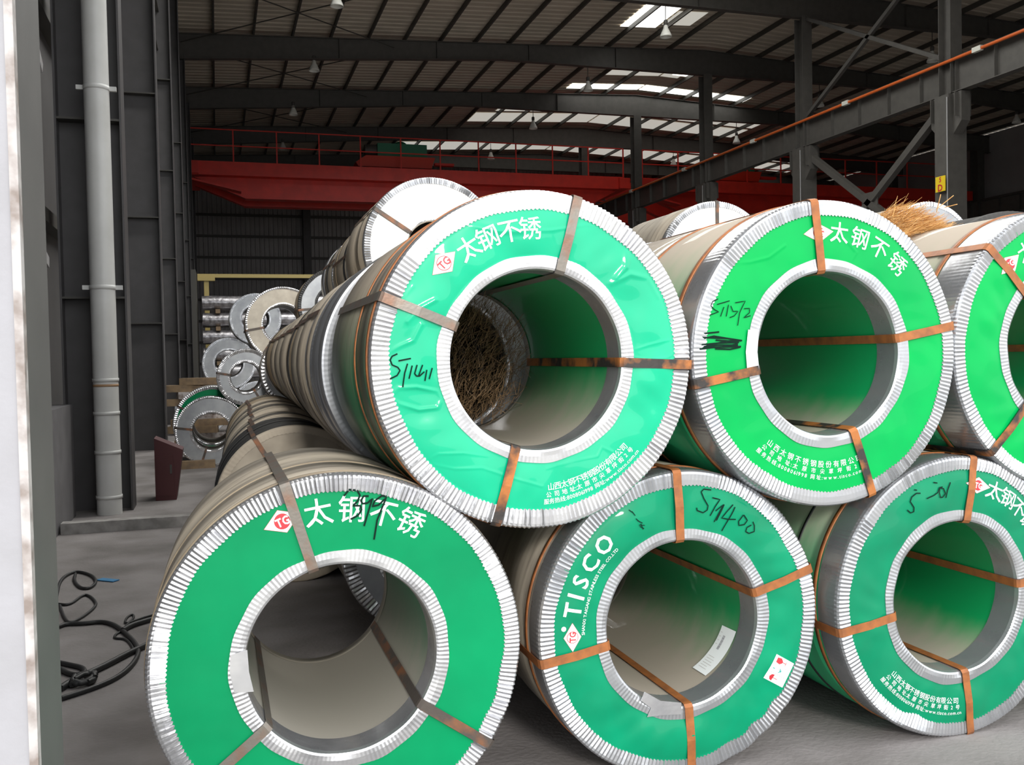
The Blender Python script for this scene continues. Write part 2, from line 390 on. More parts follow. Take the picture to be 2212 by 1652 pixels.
    # ---- print on the face
    def put(s, mb, vs2, fs, phi, r, size, inward=False, mi=0, cx=0., cy=0., lift=.0016, sxx=1.):
        a = math.radians(phi); sg = -1 if inward else 1
        upv = (math.sin(a)*sg, math.cos(a)*sg); rv = (math.cos(a)*sg, -math.sin(a)*sg)
        o = (r*math.sin(a), r*math.cos(a)); vs = []
        if s.wave: vs2, fs = subdiv(vs2, fs, .011/size)
        for (x, y) in vs2:
            x = (x-cx)*size*sxx; y = (y-cy)*size
            X = o[0]+rv[0]*x+upv[0]*y; Z = o[1]+rv[1]*x+upv[1]*y
            vs.append((X, s.sy(X, Z)-lift, Z+s.R))
        mb.add(vs, fs, mi)
    def arc_chars(s, name, chars, r, size, off=.008, inward=False, sxx=1.):
        mb = MB()
        for ch, phi in chars:
            g = glyph(ch, off)
            if g[0]: s.put(mb, g[0], g[1], phi, r, size, inward, 0, (g[2]+g[3])/2, .36, sxx=sxx)
        return mb.obj(name, WHITE_P, s.sheet)
    def arc_text(s, mb, text, phi0, phi1, r, size, off=.012, inward=False):
        """spread the string from phi0 to phi1 with natural widths"""
        w = []
        for ch in text:
            g = glyph(ch, off); w.append(1.0 if ord(ch) > 255 else (.35 if ch == ' ' else (g[3]-g[2])+.09))
        tot = sum(w); c = 0
        for ch, ww in zip(text, w):
            g = glyph(ch, off); phi = phi0+(phi1-phi0)*(c+ww/2)/tot; c += ww
            if g[0]: s.put(mb, g[0], g[1], phi, r, size, inward, 0, (g[2]+g[3])/2, .36)
    def emblem(s, phi, r, w, h, line=False):
        mb = MB()
        def dia(k): return [(-.5*k, 0), (0, .5*k), (.5*k, 0), (0, -.5*k)]
        def add(p2, fs, mi, lift):
            s.put(mb, [(x*w, y*h) if True else 0 for x, y in p2], fs, phi, r, 1, False, mi, lift=lift)
        add(dia(1.0), [(3, 2, 1, 0)], 1, .0012); add(dia(.97), [(3, 2, 1, 0)], 0, .0015)
        n = 28; rr = h*.32
        s.put(mb, [(rr*math.cos(2*PI*i/n), rr*math.sin(2*PI*i/n)) for i in range(n)], [tuple(range(n-1, -1, -1))], phi, r, 1, False, 1, lift=.0018)
        if line: s.put(mb, [(rr*.9*math.cos(2*PI*i/n), rr*.9*math.sin(2*PI*i/n)) for i in range(n)], [tuple(range(n-1, -1, -1))], phi, r, 1, False, 0, lift=.0020)
        for ch, dx in (('T', -.42), ('G', .45)):
            g = glyph(ch, .03)
            s.put(mb, [((x-(g[2]+g[3])/2)*rr*1.25+dx*rr, (y-.36)*rr*1.5) for x, y in g[0]], g[1], phi, r, 1, False, 1 if line else 0, lift=.0023)
        return mb.obj('emblem', [WHITE_P, RED_P], s.sheet)
    def face_pt(s, px, py):
        p = on(px, py, 1, s.y-.006); return p.x-s.x, p.z-s.z
    def ink(s, strokes, w=.005, lift=.0042, name='handwriting'):
        mb = MB()
        for st in strokes:
            P = []
            for a, b in zip(st[:-1], st[1:]):
                for k in range(3): P.append(Vector(s.face_pt(a[0]+(b[0]-a[0])*k/3, a[1]+(b[1]-a[1])*k/3)))
            P.append(Vector(s.face_pt(*st[-1])))
            vs = []
            for i, p in enumerate(P):
                d = (P[min(i+1, len(P)-1)]-P[max(i-1, 0)])
                d = d.normalized() if d.length > 1e-9 else Vector((1, 0)); nn = Vector((-d.y, d.x))*w/2
                for sg in (1, -1):
                    q = p+nn*sg; vs.append((q.x, s.sy(q.x, q.y)-lift, q.y+s.R))
            mb.add(vs, [(2*i, 2*i+1, 2*i+3, 2*i+2) for i in range(len(P)-1)])
        return mb.obj(name, INK, s.sheet)
    def address(s, a0, a1, r):
        mb = MB()
        s.arc_text(mb, '山西太钢不锈钢股份有限公司', a0, a1, r, .027, .004, True)
        s.arc_text(mb, '公 司 地 址:太 原 市 尖 草 坪 街 2 号', a0+1, a1-1, r+.026, .021, .004, True)
        s.arc_text(mb, '服务热线:8008061998 网址:www.tisco.com.cn', a0+2, a1-2, r+.049, .020, .004, True)
        return mb.obj('address_lettering', WHITE_P, s.sheet)

FG = 'green-faced steel coils in the front stack'
rad = math.radians
# A: nearest, bottom left
A = Coil('steel_coil', 'nearest green-faced coil, low at the left, three dark straps and 394 scrawled on it', .358, 3.047, .592, .592, 1.0, G_EMER, B_BROWN, L_GREY, FG,
         ri=.303, ow=.055, iw=.046, side=.012, n=250, amp=.0042, wave=.0016, seed=3, straps=((-16.5, GREYSTRAP), (125.5, DARKRUST), (232, GREYSTRAP)), ridges=(.10, .30, .62, .80), hoops=((.045, .012, B_BRONZE), (.35, .006, B_BRONZE)),
         dents=((rad(100), .14, .012), (rad(118), .10, .010)), seg=180)
B = Coil('steel_coil', 'teal green coil on the upper tier with shiny crinkled film and ST1141 written on it', 1.031, 3.036, 1.533, .567, 1.05, G_TEAL, B_GREENB, L_GREEN2, FG,
         ri=.303, ow=.062, iw=.046, side=.022, n=215, amp=.0036, wave=.0085, seed=11, straps=((15.5, GREYSTRAP), (93, RUSTB), (196.5, RUSTB), (292, GREYSTRAP)), ridges=(.06, .20, .40), hoops=((.045, .02, RUST), (.32, .012, RUST)),
         clean=((rad(-20), .55),), seg=180, fine=True, creases=((.0045, .006, [(850, 850), (860, 838), (900, 836), (945, 845), (955, 862), (945, 880), (905, 885), (860, 872), (848, 860)]),
            (.0016, .004, [(1055, 985), (1000, 978), (945, 980), (930, 990), (935, 1003), (980, 1012), (1040, 1010), (1100, 1030), (1170, 1050)]), (.0018, .004, [(1370, 755), (1400, 745), (1440, 735), (1475, 728)]),
            (.0018, .004, [(1372, 772), (1400, 778), (1440, 772), (1478, 752)]), (.007, .012, [(1330, 602), (1350, 577), (1355, 545), (1372, 515)]), (.006, .010, [(1320, 612), (1360, 592), (1400, 600), (1422, 640)]),
            (.0052, .009, [(990, 478), (1040, 492), (1080, 500), (1130, 500)]), (.002, .005, [(1130, 500), (1190, 498), (1270, 485), (1310, 492)]), (.0042, .007, [(880, 695), (905, 667), (940, 648)]),
            (.0042, .006, [(838, 762), (862, 748), (892, 735), (910, 700)]), (.002, .005, [(868, 645), (892, 618)]), (.0016, .004, [(1180, 1012), (1240, 995), (1290, 985), (1300, 965), (1322, 976)])))
C = Coil('steel_coil', 'leaf green coil on the upper tier with a black scribble below faint ST1572', 2.173, 3.034, 1.532, .567, 1.25, G_LEAF, B_GREEN, L_GREEN, FG,
         ri=.303, ow=.054, iw=.047, side=.13, n=225, amp=.0030, wave=.0040, seed=23, straps=((-6.5, RUST), (80, RUST), (161.5, RUSTB), (260, RUSTB)), hoops=((.145, .022, RUST), (.60, .02, RUST)), ridges=(.2,),
         clean=((rad(5), .22), (rad(178), .35), (rad(-70), .3)), guard=GALVM, fine=True, creases=((.0022, .005, [(1578, 568), (1620, 566), (1660, 556), (1695, 530)]), (.002, .006, [(1830, 520), (1850, 545), (1835, 575)])))
D = Coil('steel_coil', 'sea green coil at the bottom middle with large TISCO lettering and a small pictogram sticker', 1.601, 3.117, .559, .559, 1.2, G_SEA, B_BROWN, L_GREEN2, FG,
         ri=.303, ow=.056, iw=.046, side=.10, n=215, amp=.0034, wave=.0105, seed=37, straps=((-2.5, RUST), (73.5, RUST), (178, RUST), (261, RUST)), hoops=((.13, .02, RUST),), ridges=(.16, .5),
         dents=((rad(133), .07, .013), (rad(146), .06, .012), (rad(160), .08, .010), (rad(60), .1, .006)), clean=((rad(8), .14),), guard=GALVM)
E_ = Coil('steel_coil', 'dusty sea green coil at lower right with SF401 scrawled near its top', 2.779, 3.068, .557, .556, 1.2, G_SEA2, B_GREEN, L_GREEN, FG,
         ri=.300, ow=.052, iw=.046, side=.12, n=215, amp=.0032, wave=.0100, seed=41, straps=((8, RUST), (85, RUST), (174.5, RUST), (261, RUST)), hoops=((.14, .02, RUST), (.30, .012, B_DARK)), ridges=(.2,),
         dents=((rad(140), .12, .010), (rad(205), .08, .012)), clean=((rad(-40), .2),), guard=GALVM)
Fc = Coil('steel_coil', 'green coil cut by the right edge of the upper tier, with a silver shoulder', 3.322, 3.05, 1.535, .570, 1.25, G_LEAF, B_GREEN, L_GREEN, FG,
         ri=.303, ow=.052, iw=.046, side=.17, n=215, amp=.0032, wave=.0095, seed=53, straps=((-45, RUST), (90, RUST), (224, RUSTB)), hoops=((.19, .022, RUST),), ridges=(.25,), guard=GALVM)
S_ = Coil('steel_coil', 'green coil on the floor beyond the right edge, supporting the stack', 3.90, 3.09, .557, .556, 1.2, G_SEA2, B_GREEN, L_GREEN, FG, n=120, wave=.006, seed=59, straps=((0, RUST), (90, RUST), (180, RUST)))

big = '太钢不锈'
A.arc_chars('lettering', zip(big, (-8, 4.5, 17, 28.5)), .478, .092, .007)
A.emblem(-21.5, .487, .122, .078)
B.arc_chars('lettering', zip(big, (-32.5, -23, -12.5, -3)), .438, .082, .007)
B.emblem(-45, .452, .11, .076, True)
C.arc_chars('lettering', zip(big, (6, 17.5, 29.5, 42)), .450, .082, .007)
C.emblem(-5.5, .448, .13, .072)
E_.arc_chars('lettering', zip(big, (23.5, 32.5, 42, 51)), .448, .080, .007)
E_.emblem(12.5, .449, .125, .066)
Fc.emblem(-42, .452, .12, .072)
Fc.arc_chars('lettering', zip(big, (-30, -20, -10, 0)), .448, .080, .007)
mb = MB()
for ch, ph in zip('TISCO', (282, 288.3, 295.3, 304.5, 315)):
    g = glyph(ch, .018); D.put(mb, g[0], g[1], ph, .447, .086, False, 0, (g[2]+g[3])/2, .36)
mb.obj('lettering', WHITE_P, D.sheet)
mb = MB(); D.arc_text(mb, 'SHANXI TAIGANG STAINLESS STEEL CO.,LTD', 270, 318.5, .397, .017, .004); mb.obj('small_lettering', WHITE_P, D.sheet)
D.emblem(269.5, .437, .105, .066, True)
mb = MB(); D.put(mb, [(.009*math.cos(k*PI/6), .009*math.sin(k*PI/6)) for k in range(12)], [tuple(range(11, -1, -1))], 273.5, .47, 1); mb.obj('dot', WHITE_P, D.sheet)
B.address(177, 134, .432); C.address(221, 161, .412); E_.address(231, 181, .412)

def pz(x0, y0, sc, pts): return [(x0+a*sc, y0+b*sc) for a, b in pts]
B.ink([pz(820, 720, .1332, q) for q in ([(285, 330), (200, 370), (170, 430), (200, 510), (290, 550), (325, 600), (280, 680), (165, 740)], [(300, 445), (500, 405)], [(445, 490), (400, 640), (370, 870)],
    [(520, 520), (470, 735)], [(600, 510), (560, 650), (590, 690), (640, 690), (720, 620)], [(690, 510), (620, 700)], [(760, 590), (730, 770)], [(850, 560), (800, 740)])], .0045)
C.ink([pz(1490, 600, .12107, q) for q in ([(500, 375), (400, 425), (370, 500), (440, 570), (510, 605), (350, 665)], [(480, 475), (700, 410)], [(600, 520), (540, 690)], [(680, 480), (640, 690)],
    [(720, 500), (760, 600), (850, 595), (780, 680), (700, 710)], [(800, 445), (980, 415), (880, 620), (840, 850)], [(960, 550), (1060, 545), (1060, 620), (950, 715), (1080, 675)])], .0032)
C.ink([pz(1490, 600, .12107, q) for q in ([(190, 1000), (510, 965)], [(160, 1100), (420, 1040), (900, 1125)], [(200, 1060), (640, 1080), (920, 1120)], [(150, 1200), (480, 1165), (860, 1150)], [(170, 1260), (480, 1200), (840, 1200)],
    [(240, 1230), (620, 1130), (820, 1120)], [(170, 1275), (400, 1240), (900, 1225)], [(440, 1265), (700, 1275), (890, 1235)], [(450, 1110), (700, 1130), (880, 1120)], [(470, 1250), (780, 1190), (840, 1170)])], .0055, name='scribble')
A.ink([pz(560, 1040, .1718, q) for q in ([(1060, 180), (1130, 100), (1230, 110), (1265, 170), (1230, 250), (1175, 300), (1270, 300), (1285, 350), (1240, 420), (1145, 470)],
    [(1375, 180), (1310, 180), (1275, 240), (1300, 275), (1360, 265), (1420, 210), (1370, 370), (1315, 555)], [(1600, 185), (1540, 175), (1450, 240), (1420, 310), (1500, 290), (1600, 195), (1540, 330), (1480, 480), (1440, 725)])], .0058, .005)
D.ink([pz(1460, 1020, .09946, q) for q in ([(760, 380), (600, 360), (540, 420), (590, 560), (680, 720), (660, 810), (570, 870), (440, 820), (430, 760)], [(780, 545), (940, 585), (830, 740), (720, 935)], [(840, 830), (1010, 690), (920, 860), (810, 1070)],
    [(1020, 690), (860, 1040), (880, 1000)], [(1205, 690), (1080, 830), (970, 985), (1120, 1010), (1260, 1010)], [(1245, 740), (1130, 980), (990, 1270)], [(1420, 910), (1320, 1050), (1330, 1140), (1440, 1120), (1510, 1030), (1430, 910)],
    [(1640, 1060), (1670, 1150), (1660, 1270), (1540, 1310), (1470, 1270), (1500, 1180), (1600, 1130)])], .0042)
D.ink([[(1356, 1100), (1364, 1106)], [(1362, 1103), (1368, 1112)], [(1369, 1118), (1378, 1126)], [(1372, 1122), (1384, 1128)], [(1376, 1132), (1389, 1133)], [(1378, 1135), (1388, 1140)], [(1380, 1129), (1386, 1142)]], .0028, name='scuff_mark')
E_.ink([pz(1900, 1020, .0904, q) for q in ([(930, 490), (840, 490), (730, 580), (690, 690), (770, 830), (770, 930), (700, 960), (620, 890)], [(800, 410), (860, 420)], [(1070, 615), (1230, 540), (1340, 470), (1390, 360), (1470, 340)],
    [(1400, 590), (1460, 585), (1530, 500), (1490, 380), (1400, 370), (1380, 480), (1400, 590)], [(1650, 230), (1580, 420), (1540, 600)], [(1260, 235), (1350, 250)])], .0045)

def sticker(co, corners, name, cells):
    c = [Vector(co.face_pt(*p)) for p in corners]   # tl, tr, br, bl
    mb = MB()
    def P(u, v, lift):
        q = (c[0]*(1-u)+c[1]*u)*(1-v)+(c[3]*(1-u)+c[2]*u)*v
        return (q.x, co.sy(q.x, q.y)-lift, q.y+co.R)
    n = 6
    mb.add([P(i/n, j/n, .0014) for j in range(n+1) for i in range(n+1)], [(j*(n+1)+i, (j+1)*(n+1)+i, (j+1)*(n+1)+i+1, j*(n+1)+i+1) for j in range(n) for i in range(n)], 0)
    for mi, pts in cells: mb.add([P(u, v, .0020) for u, v in pts], [tuple(range(len(pts)))], mi)
    return mb.obj(name, [WHITE_P, RED_P, TEAL_P, LIGHT_GREY_P], co.sheet, 'small white pictogram sticker' if name == 'pictogram_sticker' else None)
def ln(u0, v0, u1, v1, w): 
    d = Vector((u1-u0, v1-v0)).normalized(); nn = Vector((-d.y, d.x))*w
    return [(u0+nn.x, v0+nn.y), (u0-nn.x, v0-nn.y), (u1-nn.x, v1-nn.y), (u1+nn.x, v1+nn.y)]
cells = [(1, [(.12, .08), (.30, .05), (.40, .12), (.42, .17), (.40, .22), (.30, .29), (.12, .26)]), (1, ln(.41, .17, .60, .17, .012)), (1, ln(.60, .09, .60, .25, .010)),
         (2, ln(.12, .50, .55, .50, .018)), (2, ln(.44, .42, .56, .50, .016)), (2, ln(.44, .58, .56, .50, .016)),
         (1, [(.36, .70), (.36, .96), (.24, .93), (.18, .83), (.24, .73)]), (1, ln(.36, .83, .58, .83, .010))]
for v in (.333, .666): cells += [(3, ln(k/9+.01, v, k/9+.075, v, .006)) for k in range(9)]
sticker(D, [(1675, 1411), (1715, 1433), (1690, 1485), (1648, 1463)], 'pictogram_sticker', cells)

def bore_hit(co, px, py, r):
    d = ray(px, py); o = Vector((0, 0, EYE))-Vector((co.x, co.y, co.z))
    a = d.x**2+d.z**2; b = 2*(o.x*d.x+o.z*d.z); c = o.x**2+o.z**2-r*r
    t = (-b+math.sqrt(b*b-4*a*c))/(2*a); p = o+d*t
    return math.atan2(p.x, p.z), p.y
def bore_patch(co, corners, name, mats, marks=()):
    r = co.ri-.0045; h = [bore_hit(co, px, py, r) for px, py in corners]
    mb = MB()
    def P(u, v, l=0):
        a = (h[0][0]*(1-u)+h[1][0]*u)*(1-v)+(h[3][0]*(1-u)+h[2][0]*u)*v; y = (h[0][1]*(1-u)+h[1][1]*u)*(1-v)+(h[3][1]*(1-u)+h[2][1]*u)*v
        return ((r-l)*math.sin(a), y, (r-l)*math.cos(a)+co.R)
    n = 10
    mb.add([P(i/n, j/n) for j in range(n+1) for i in range(n+1)], [(j*(n+1)+i, j*(n+1)+i+1, (j+1)*(n+1)+i+1, (j+1)*(n+1)+i) for j in range(n) for i in range(n)], 0, True)
    for mi, pts in marks: mb.add([P(u, v, .0008) for u, v in pts], [tuple(range(len(pts)))], mi)
    return mb.obj(name, mats, co.root)
random.seed(5)
marks = [(1, ln(.32, .17+k*.011, .46+.02*random.random(), .17+k*.011, random.choice((.002, .0035)))) for k in range(26)]
marks += [(2, ln(.15, .62+k*.055, .15+random.uniform(.4, .7), .62+k*.055, .004)) for k in range(6)]+[(2, ln(.08, .12+k*.08, .2, .12+k*.08, .004)) for k in range(4)]
bore_patch(D, [(1560, 1350), (1590, 1364), (1524, 1459), (1496, 1441)], 'bore_label', [WHITE_P, LIGHT_GREY_P, mat('faint_print', (.5, .46, .44), .5)], marks)
def flap(co, px, mat_, lift=.013):
    c = [co.face_pt(*p) for p in px]; n = len(c)
    vs = [(x, -lift, z+co.R) for x, z in c]+[(x, -lift+.002, z+co.R) for x, z in c]
    MB().add(vs, [tuple(range(n)), tuple(range(2*n-1, n-1, -1))]+[(i, n+i, n+(i+1) % n, (i+1) % n) for i in range(n)]).obj('torn_flap', mat_, co.root)
flap(D, [(1390, 1492), (1383, 1512), (1405, 1528), (1396, 1547), (1430, 1543), (1470, 1541), (1470, 1516), (1425, 1512)], GALV)
flap(C, [(1614, 712), (1637, 714), (1634, 760), (1638, 800), (1612, 803), (1609, 760)], GALV)
flap(A, [(498, 1413), (534, 1402), (538, 1450), (548, 1492), (506, 1495), (496, 1450)], GALV)

# ------------------------------------------------------------------ stacked coils behind
BGp = 'coils of the long stack behind'
def back(label, x, y, z, R, L, sheet, body, straps=(), sm=None, n=110, **k):
    kw = dict(ri=R*.52, ow=.05, iw=.04, side=.05, ni=60, seg=72, amp=.0026, light=True); kw.update(k)
    return Coil('steel_coil', label, x, y, z, R, L, sheet, body, L_DARK, BGp, n=n, straps=straps, strapm=sm, seed=int(abs(x*100+y*37)) , **kw)
HID = 'taupe coil deep in the stack, %s'
back('white-faced coil peeking over the teal green coil, highest of the stack', 1.72, 7.67, 2.44, .575, 1.1, WHITE_S, B_BEIGE, (-57, 60, 180), DARKRUST, 170, ridges=(.3, .34, .6), ri=.225, iw=.012, guard=GALVM)
back('white-faced coil showing only its top behind the leaf green coil', 4.49, 7.95, 2.36, .585, 1.2, WHITE_S, B_BROWN, (0, 120, 240), DARKRUST, 170, ridges=(.2, .5), ri=.225, iw=.012, guard=GALVM)
back('cream ring-faced coil far back at the top of the left slope of the stack', .97, 14.8, 2.09, .56, .9, BEIGE_S, B_BEIGE, (-100, 140, 215), DARKRUST, iw=.03, ow=.03)
back('small grey-rimmed coil with dark bore in the middle of the far slope', .40, 14.63, 1.30, .42, .8, SILVER_S, B_SILVER, (-80, 150), DARKRUST)
back('blue-grey coil on the floor at the foot of the far slope', -.11, 14.66, .515, .515, .55, SILVER_S, B_SILVER, (-82, 100, 198), DARKRUST, ow=.03)
back('green-faced coil standing close behind the blue-grey floor coil', -.10, 15.45, .58, .58, 1.0, G_EMER, B_SILVER, (-60,), DARKRUST)
back('silver-faced coil with dark rim beside the cream ring-faced coil', 1.68, 13.9, 2.30, .56, .7, SILVER_S, B_BRONZE, (-95, 20), DARKRUST, guard=B_DARK)
back('shiny silver coil glinting through the bore of the cream ring-faced coil', 1.52, 15.0, 1.2, .45, .8, SILVER_S, B_SILVER)
back(HID % 'on the floor right of the blue-grey coil', .93, 14.7, .47, .47, .7, SILVER_S, B_BROWN)
# bottom row behind the nearest coil
rowP = [(.50, 6.75, .545, 1.15, B_DARK, 'dark coil on the floor seen through the bore of the nearest green coil'), (.54, 8.0, .54, 1.05, B_BEIGE, 'beige banded coil third along the bottom row behind the nearest coil'),
        (.57, 9.15, .55, 1.0, B_BROWN, 'taupe coil fourth along the bottom row behind the nearest coil'), (.60, 10.25, .545, 1.0, B_BEIGE, 'pale dusty coil fifth along the bottom row behind the nearest coil'),
        (.62, 11.35, .55, 1.4, B_BRONZE, 'bronze coil ending the bottom row, its far rim over the blue-grey floor coil')]
for x, y, R, L, bm, lb in rowP: back(lb, x, y, R, R, L, B_BROWN, bm, (-30,), DARKRUST, guard=B_BEIGE, amp=.0008, ridges=(.12, .18, .34, .40, .62, .7), hoops=((L*.55, .05, B_DARK),))
back('pale-faced coil with a zigzag silver edge, seen through the bore of the nearest coil', 1.10, 5.25, .475, .475, 1.05, SILVER_S, B_BROWN, (215, 90), RUST, 120, ow=.07, amp=.005)
# second tier behind the teal coil
rowM = [(.985, 4.22, .555, .42, B_SILVER, 'bare silver coil directly behind the teal green coil'), (.99, 4.68, .555, .34, B_BEIGE, 'beige narrow coil with a crimped rim, second behind the teal coil'),
        (1.00, 5.06, .555, .70, B_BEIGE, 'beige coil with a dark strap, third behind the teal coil'), (1.02, 5.80, .55, .75, B_BROWN, 'taupe coil, fourth behind the teal green coil'),
        (1.05, 6.6, .55, .85, B_BRONZE, 'bronze coil, fifth behind the teal green coil'), (1.08, 7.5, .55, 1.3, B_BEIGE, 'pale coil of the second tier under the high white-faced coil'),
        (1.11, 8.85, .55, 1.3, B_BROWN, 'taupe coil seventh along the second tier behind the teal coil'), (1.14, 10.2, .55, 1.3, B_BEIGE, 'pale coil eighth along the second tier behind the teal coil'),
        (1.16, 11.55, .55, 1.75, B_BRONZE, 'brown coil ending the second tier with black bands')]
for i, (x, y, R, L, bm, lb) in enumerate(rowM):
    back(lb, x, y, 1.515, R, L, SILVER_S, bm, (-60,) if i > 1 else (), DARKRUST, 150, side=.09, amp=.0001 if i == 0 else .004 if i < 3 else .0026, guard=B_SILVER if i == 0 else GALV2, hoops=((L*.7, .08, B_DARK),) if i in (4, 8) else (), ridges=(L*.5,))
back('taupe coil on the third tier just behind the high white-faced coil', 1.76, 9.2, 2.44, .55, 1.2, SILVER_S, B_BEIGE, (-80,), DARKRUST, hoops=((.2, .12, B_DARK), (.9, .1, B_BRONZE)), guard=GALV2)
back('silver banded coil on the third tier beyond the taupe one', 1.78, 10.6, 2.44, .55, 1.2, SILVER_S, B_BROWN, (-70,), DARKRUST, hoops=((.95, .3, B_SILVER), (.5, .1, B_DARK)), guard=GALV2)
back('grey-rimmed coil just behind the upper right shoulder of the teal coil', 2.23, 4.45, 1.545, .572, 1.1, SILVER_S, B_BROWN, (40,), DARKRUST, 200, guard=GALV2)
back('black-wrapped coil lying behind the cut-off right-hand coil', 5.0, 5.0, 1.745, .68, 2.0, SILVER_S, B_DARK, guard=B_DARK)
back('silver-rimmed coil whose top edge shows behind the straw heap', 6.9, 7.95, 2.44, .57, 1.1, SILVER_S, B_BROWN, n=110, guard=GALV)
# coils hidden inside the stack that carry the ones in view
for x, y, z, R, L, lb in ((1.66, 4.45, .56, .56, .75, 'on the floor behind the sea green coil'), (2.80, 4.45, .56, .56, 1.2, 'on the floor behind the dusty sea green coil'), (1.72, 6.6, .56, .56, 2.2, 'on the floor under the white-faced coil'),
        (3.0, 6.9, .56, .56, 1.9, 'on the floor right of the white-faced coil'), (2.36, 6.9, 1.5, .56, 1.9, 'second tier right under the white-faced coil'), (1.75, 9.0, .56, .56, 2.4, 'on the floor midway along the second tier'),
        (1.78, 11.5, .56, .56, 1.9, 'on the floor below the last brown coil'), (2.38, 9.1, 1.5, .555, 2.7, 'second tier under the silver banded coil'), (1.69, 13.9, .50, .50, .7, 'on the floor under the silver-faced coil'),
        (1.08, 13.9, 1.38, .50, .7, 'second tier left under the silver-faced coil'), (2.28, 13.9, 1.38, .50, .7, 'second tier right under the silver-faced coil'), (2.86, 13.9, .52, .52, .7, 'on the floor right of the silver-faced coil'),
        (3.37, 9.0, .54, .54, 1.0, 'on the floor left of the back white-faced coil') , (4.49, 7.95, .54, .54, 1.2, 'on the floor under the back white-faced coil'), (5.61, 7.95, .54, .54, 1.2, 'on the floor right of the back white-faced coil'),
        (3.93, 7.95, 1.43, .50, 1.2, 'second tier left under the back white-faced coil'), (5.05, 7.95, 1.43, .50, 1.2, 'second tier right under the back white-faced coil'), (4.4, 5.0, .6, .6, 2.0, 'on the floor left under the black-wrapped coil'),
        (5.6, 5.0, .6, .6, 2.0, 'on the floor right under the black-wrapped coil'), (6.32, 7.95, 1.46, .57, 1.1, 'second tier left under the silver-rimmed coil'), (7.48, 7.95, 1.46, .57, 1.1, 'second tier right under the silver-rimmed coil'),
        (6.9, 7.95, .51, .51, 1.1, 'on the floor under the silver-rimmed coil'), (8.06, 7.95, .51, .51, 1.1, 'on the floor right of the silver-rimmed coil')):
    back(HID % lb, x, y, z, R, L, SILVER_S, B_BROWN, n=60, seg=48)
# far behind the slope
back('small far coil with two bright white bands near the bundle rack', .80, 21.0, 2.43, .54, .9, SILVER_S, B_BROWN, hoops=((.3, .14, WHITE_S), (.65, .14, WHITE_S)), guard=GALV2)
back('dark brown coil far behind the small grey-rimmed coil', .235, 21.1, 1.49, .55, 1.0, SILVER_S, B_BROWN, guard=GALV2)
back('brown coil far behind, right of the dark brown one', 1.365, 21.1, 1.49, .55, 1.0, SILVER_S, B_BROWN, guard=GALV2)
back('brown coil on the floor far behind the green-faced far coil', -.33, 21.0, .55, .55, 1.2, SILVER_S, B_BROWN, guard=GALV2)
back('brown coil on the floor far behind the far slope', .80, 21.0, .55, .55, 1.2, SILVER_S, B_BROWN, guard=GALV2)

# ------------------------------------------------------------------ hall: floor, walls, roof
XL, XR = -1.75, 44.5
YF, YB = 2.2, 66.0
GX = 21.4
FY = [8.75, 16.25, 23.75, 31.25, 38.75, 46.25, 53.75, 61.25]
struct(MB().box((XL-1, YF, -.3), (XR+1, YB+1, 0)).obj('floor', CONC))
struct(MB().box((-30, -40, -.32), (60, YF, -.005)).obj('ground_outside', YARD), 'concrete yard outside the door')
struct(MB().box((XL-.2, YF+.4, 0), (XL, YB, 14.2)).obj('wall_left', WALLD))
struct(MB().box((XR, YF+.4, 0), (XR+.2, YB, 14.2)).obj('wall_right', WALLS))
# rear wall: ribbed sheet
pr = []; xx = XL
while xx < XR:
    pr += [(xx, YB), (xx+.17, YB), (xx+.20, YB-.06), (xx+.27, YB-.06), (xx+.30, YB)]; xx += .30
pr = pr+[(XR, YB+.2), (XL, YB+.2)]
wb = struct(MB().prism(pr, 2, 0, 15.2).obj('wall_rear', WALLS))
for z in (1.3, 2.7, 4.1, 5.5, 6.9, 8.3, 9.7, 11.1):
    MB().box((XL, YB-.22, z), (XR, YB-.06, z+.16)).obj('wall_girt', DARKST, wb)
for x in (6.0, 13.5, 29, 36.5): MB().ibeam_z(x, YB-.45, 0, 14.2, .5, .42).obj('wall_post', PAINT, wb)
# front wall with the big door opening
wf = MB()
DX0, DX1, DZ = -.385, 20.0, 9.6
wf.box((XL-12, YF, 0), (DX0, YF+.012, 15)); wf.box((DX1, YF, 0), (XR+1, YF+.4, 15)); wf.box((DX0, YF, DZ), (DX1, YF+.4, 15))
wf = struct(wf.obj('wall_front', WHITEW), 'white plastered front wall with the wide door opening')
MB().box((DX0-1.2, YF+.012, 0), (DX0-.012, YF+.40, 15)).obj('door_post', REVEAL, wf, 'dark grey painted post inside the door edge')
MB().box((DX0-.016, YF-.004, 0), (DX0+.001, YF+.03, 9.6)).obj('stained_edge', STAIN, wf, 'stained corner strip of the white wall')
# roof
def ztop(x): return 14.05+1.05*(1-abs(x-GX)/(GX-XL))
def zbot(x):
    d = abs(x-GX); w = GX+.9
    return 14.0 if d < 9.6 else 14.0-(d-9.6)/(w-9.6)*.88
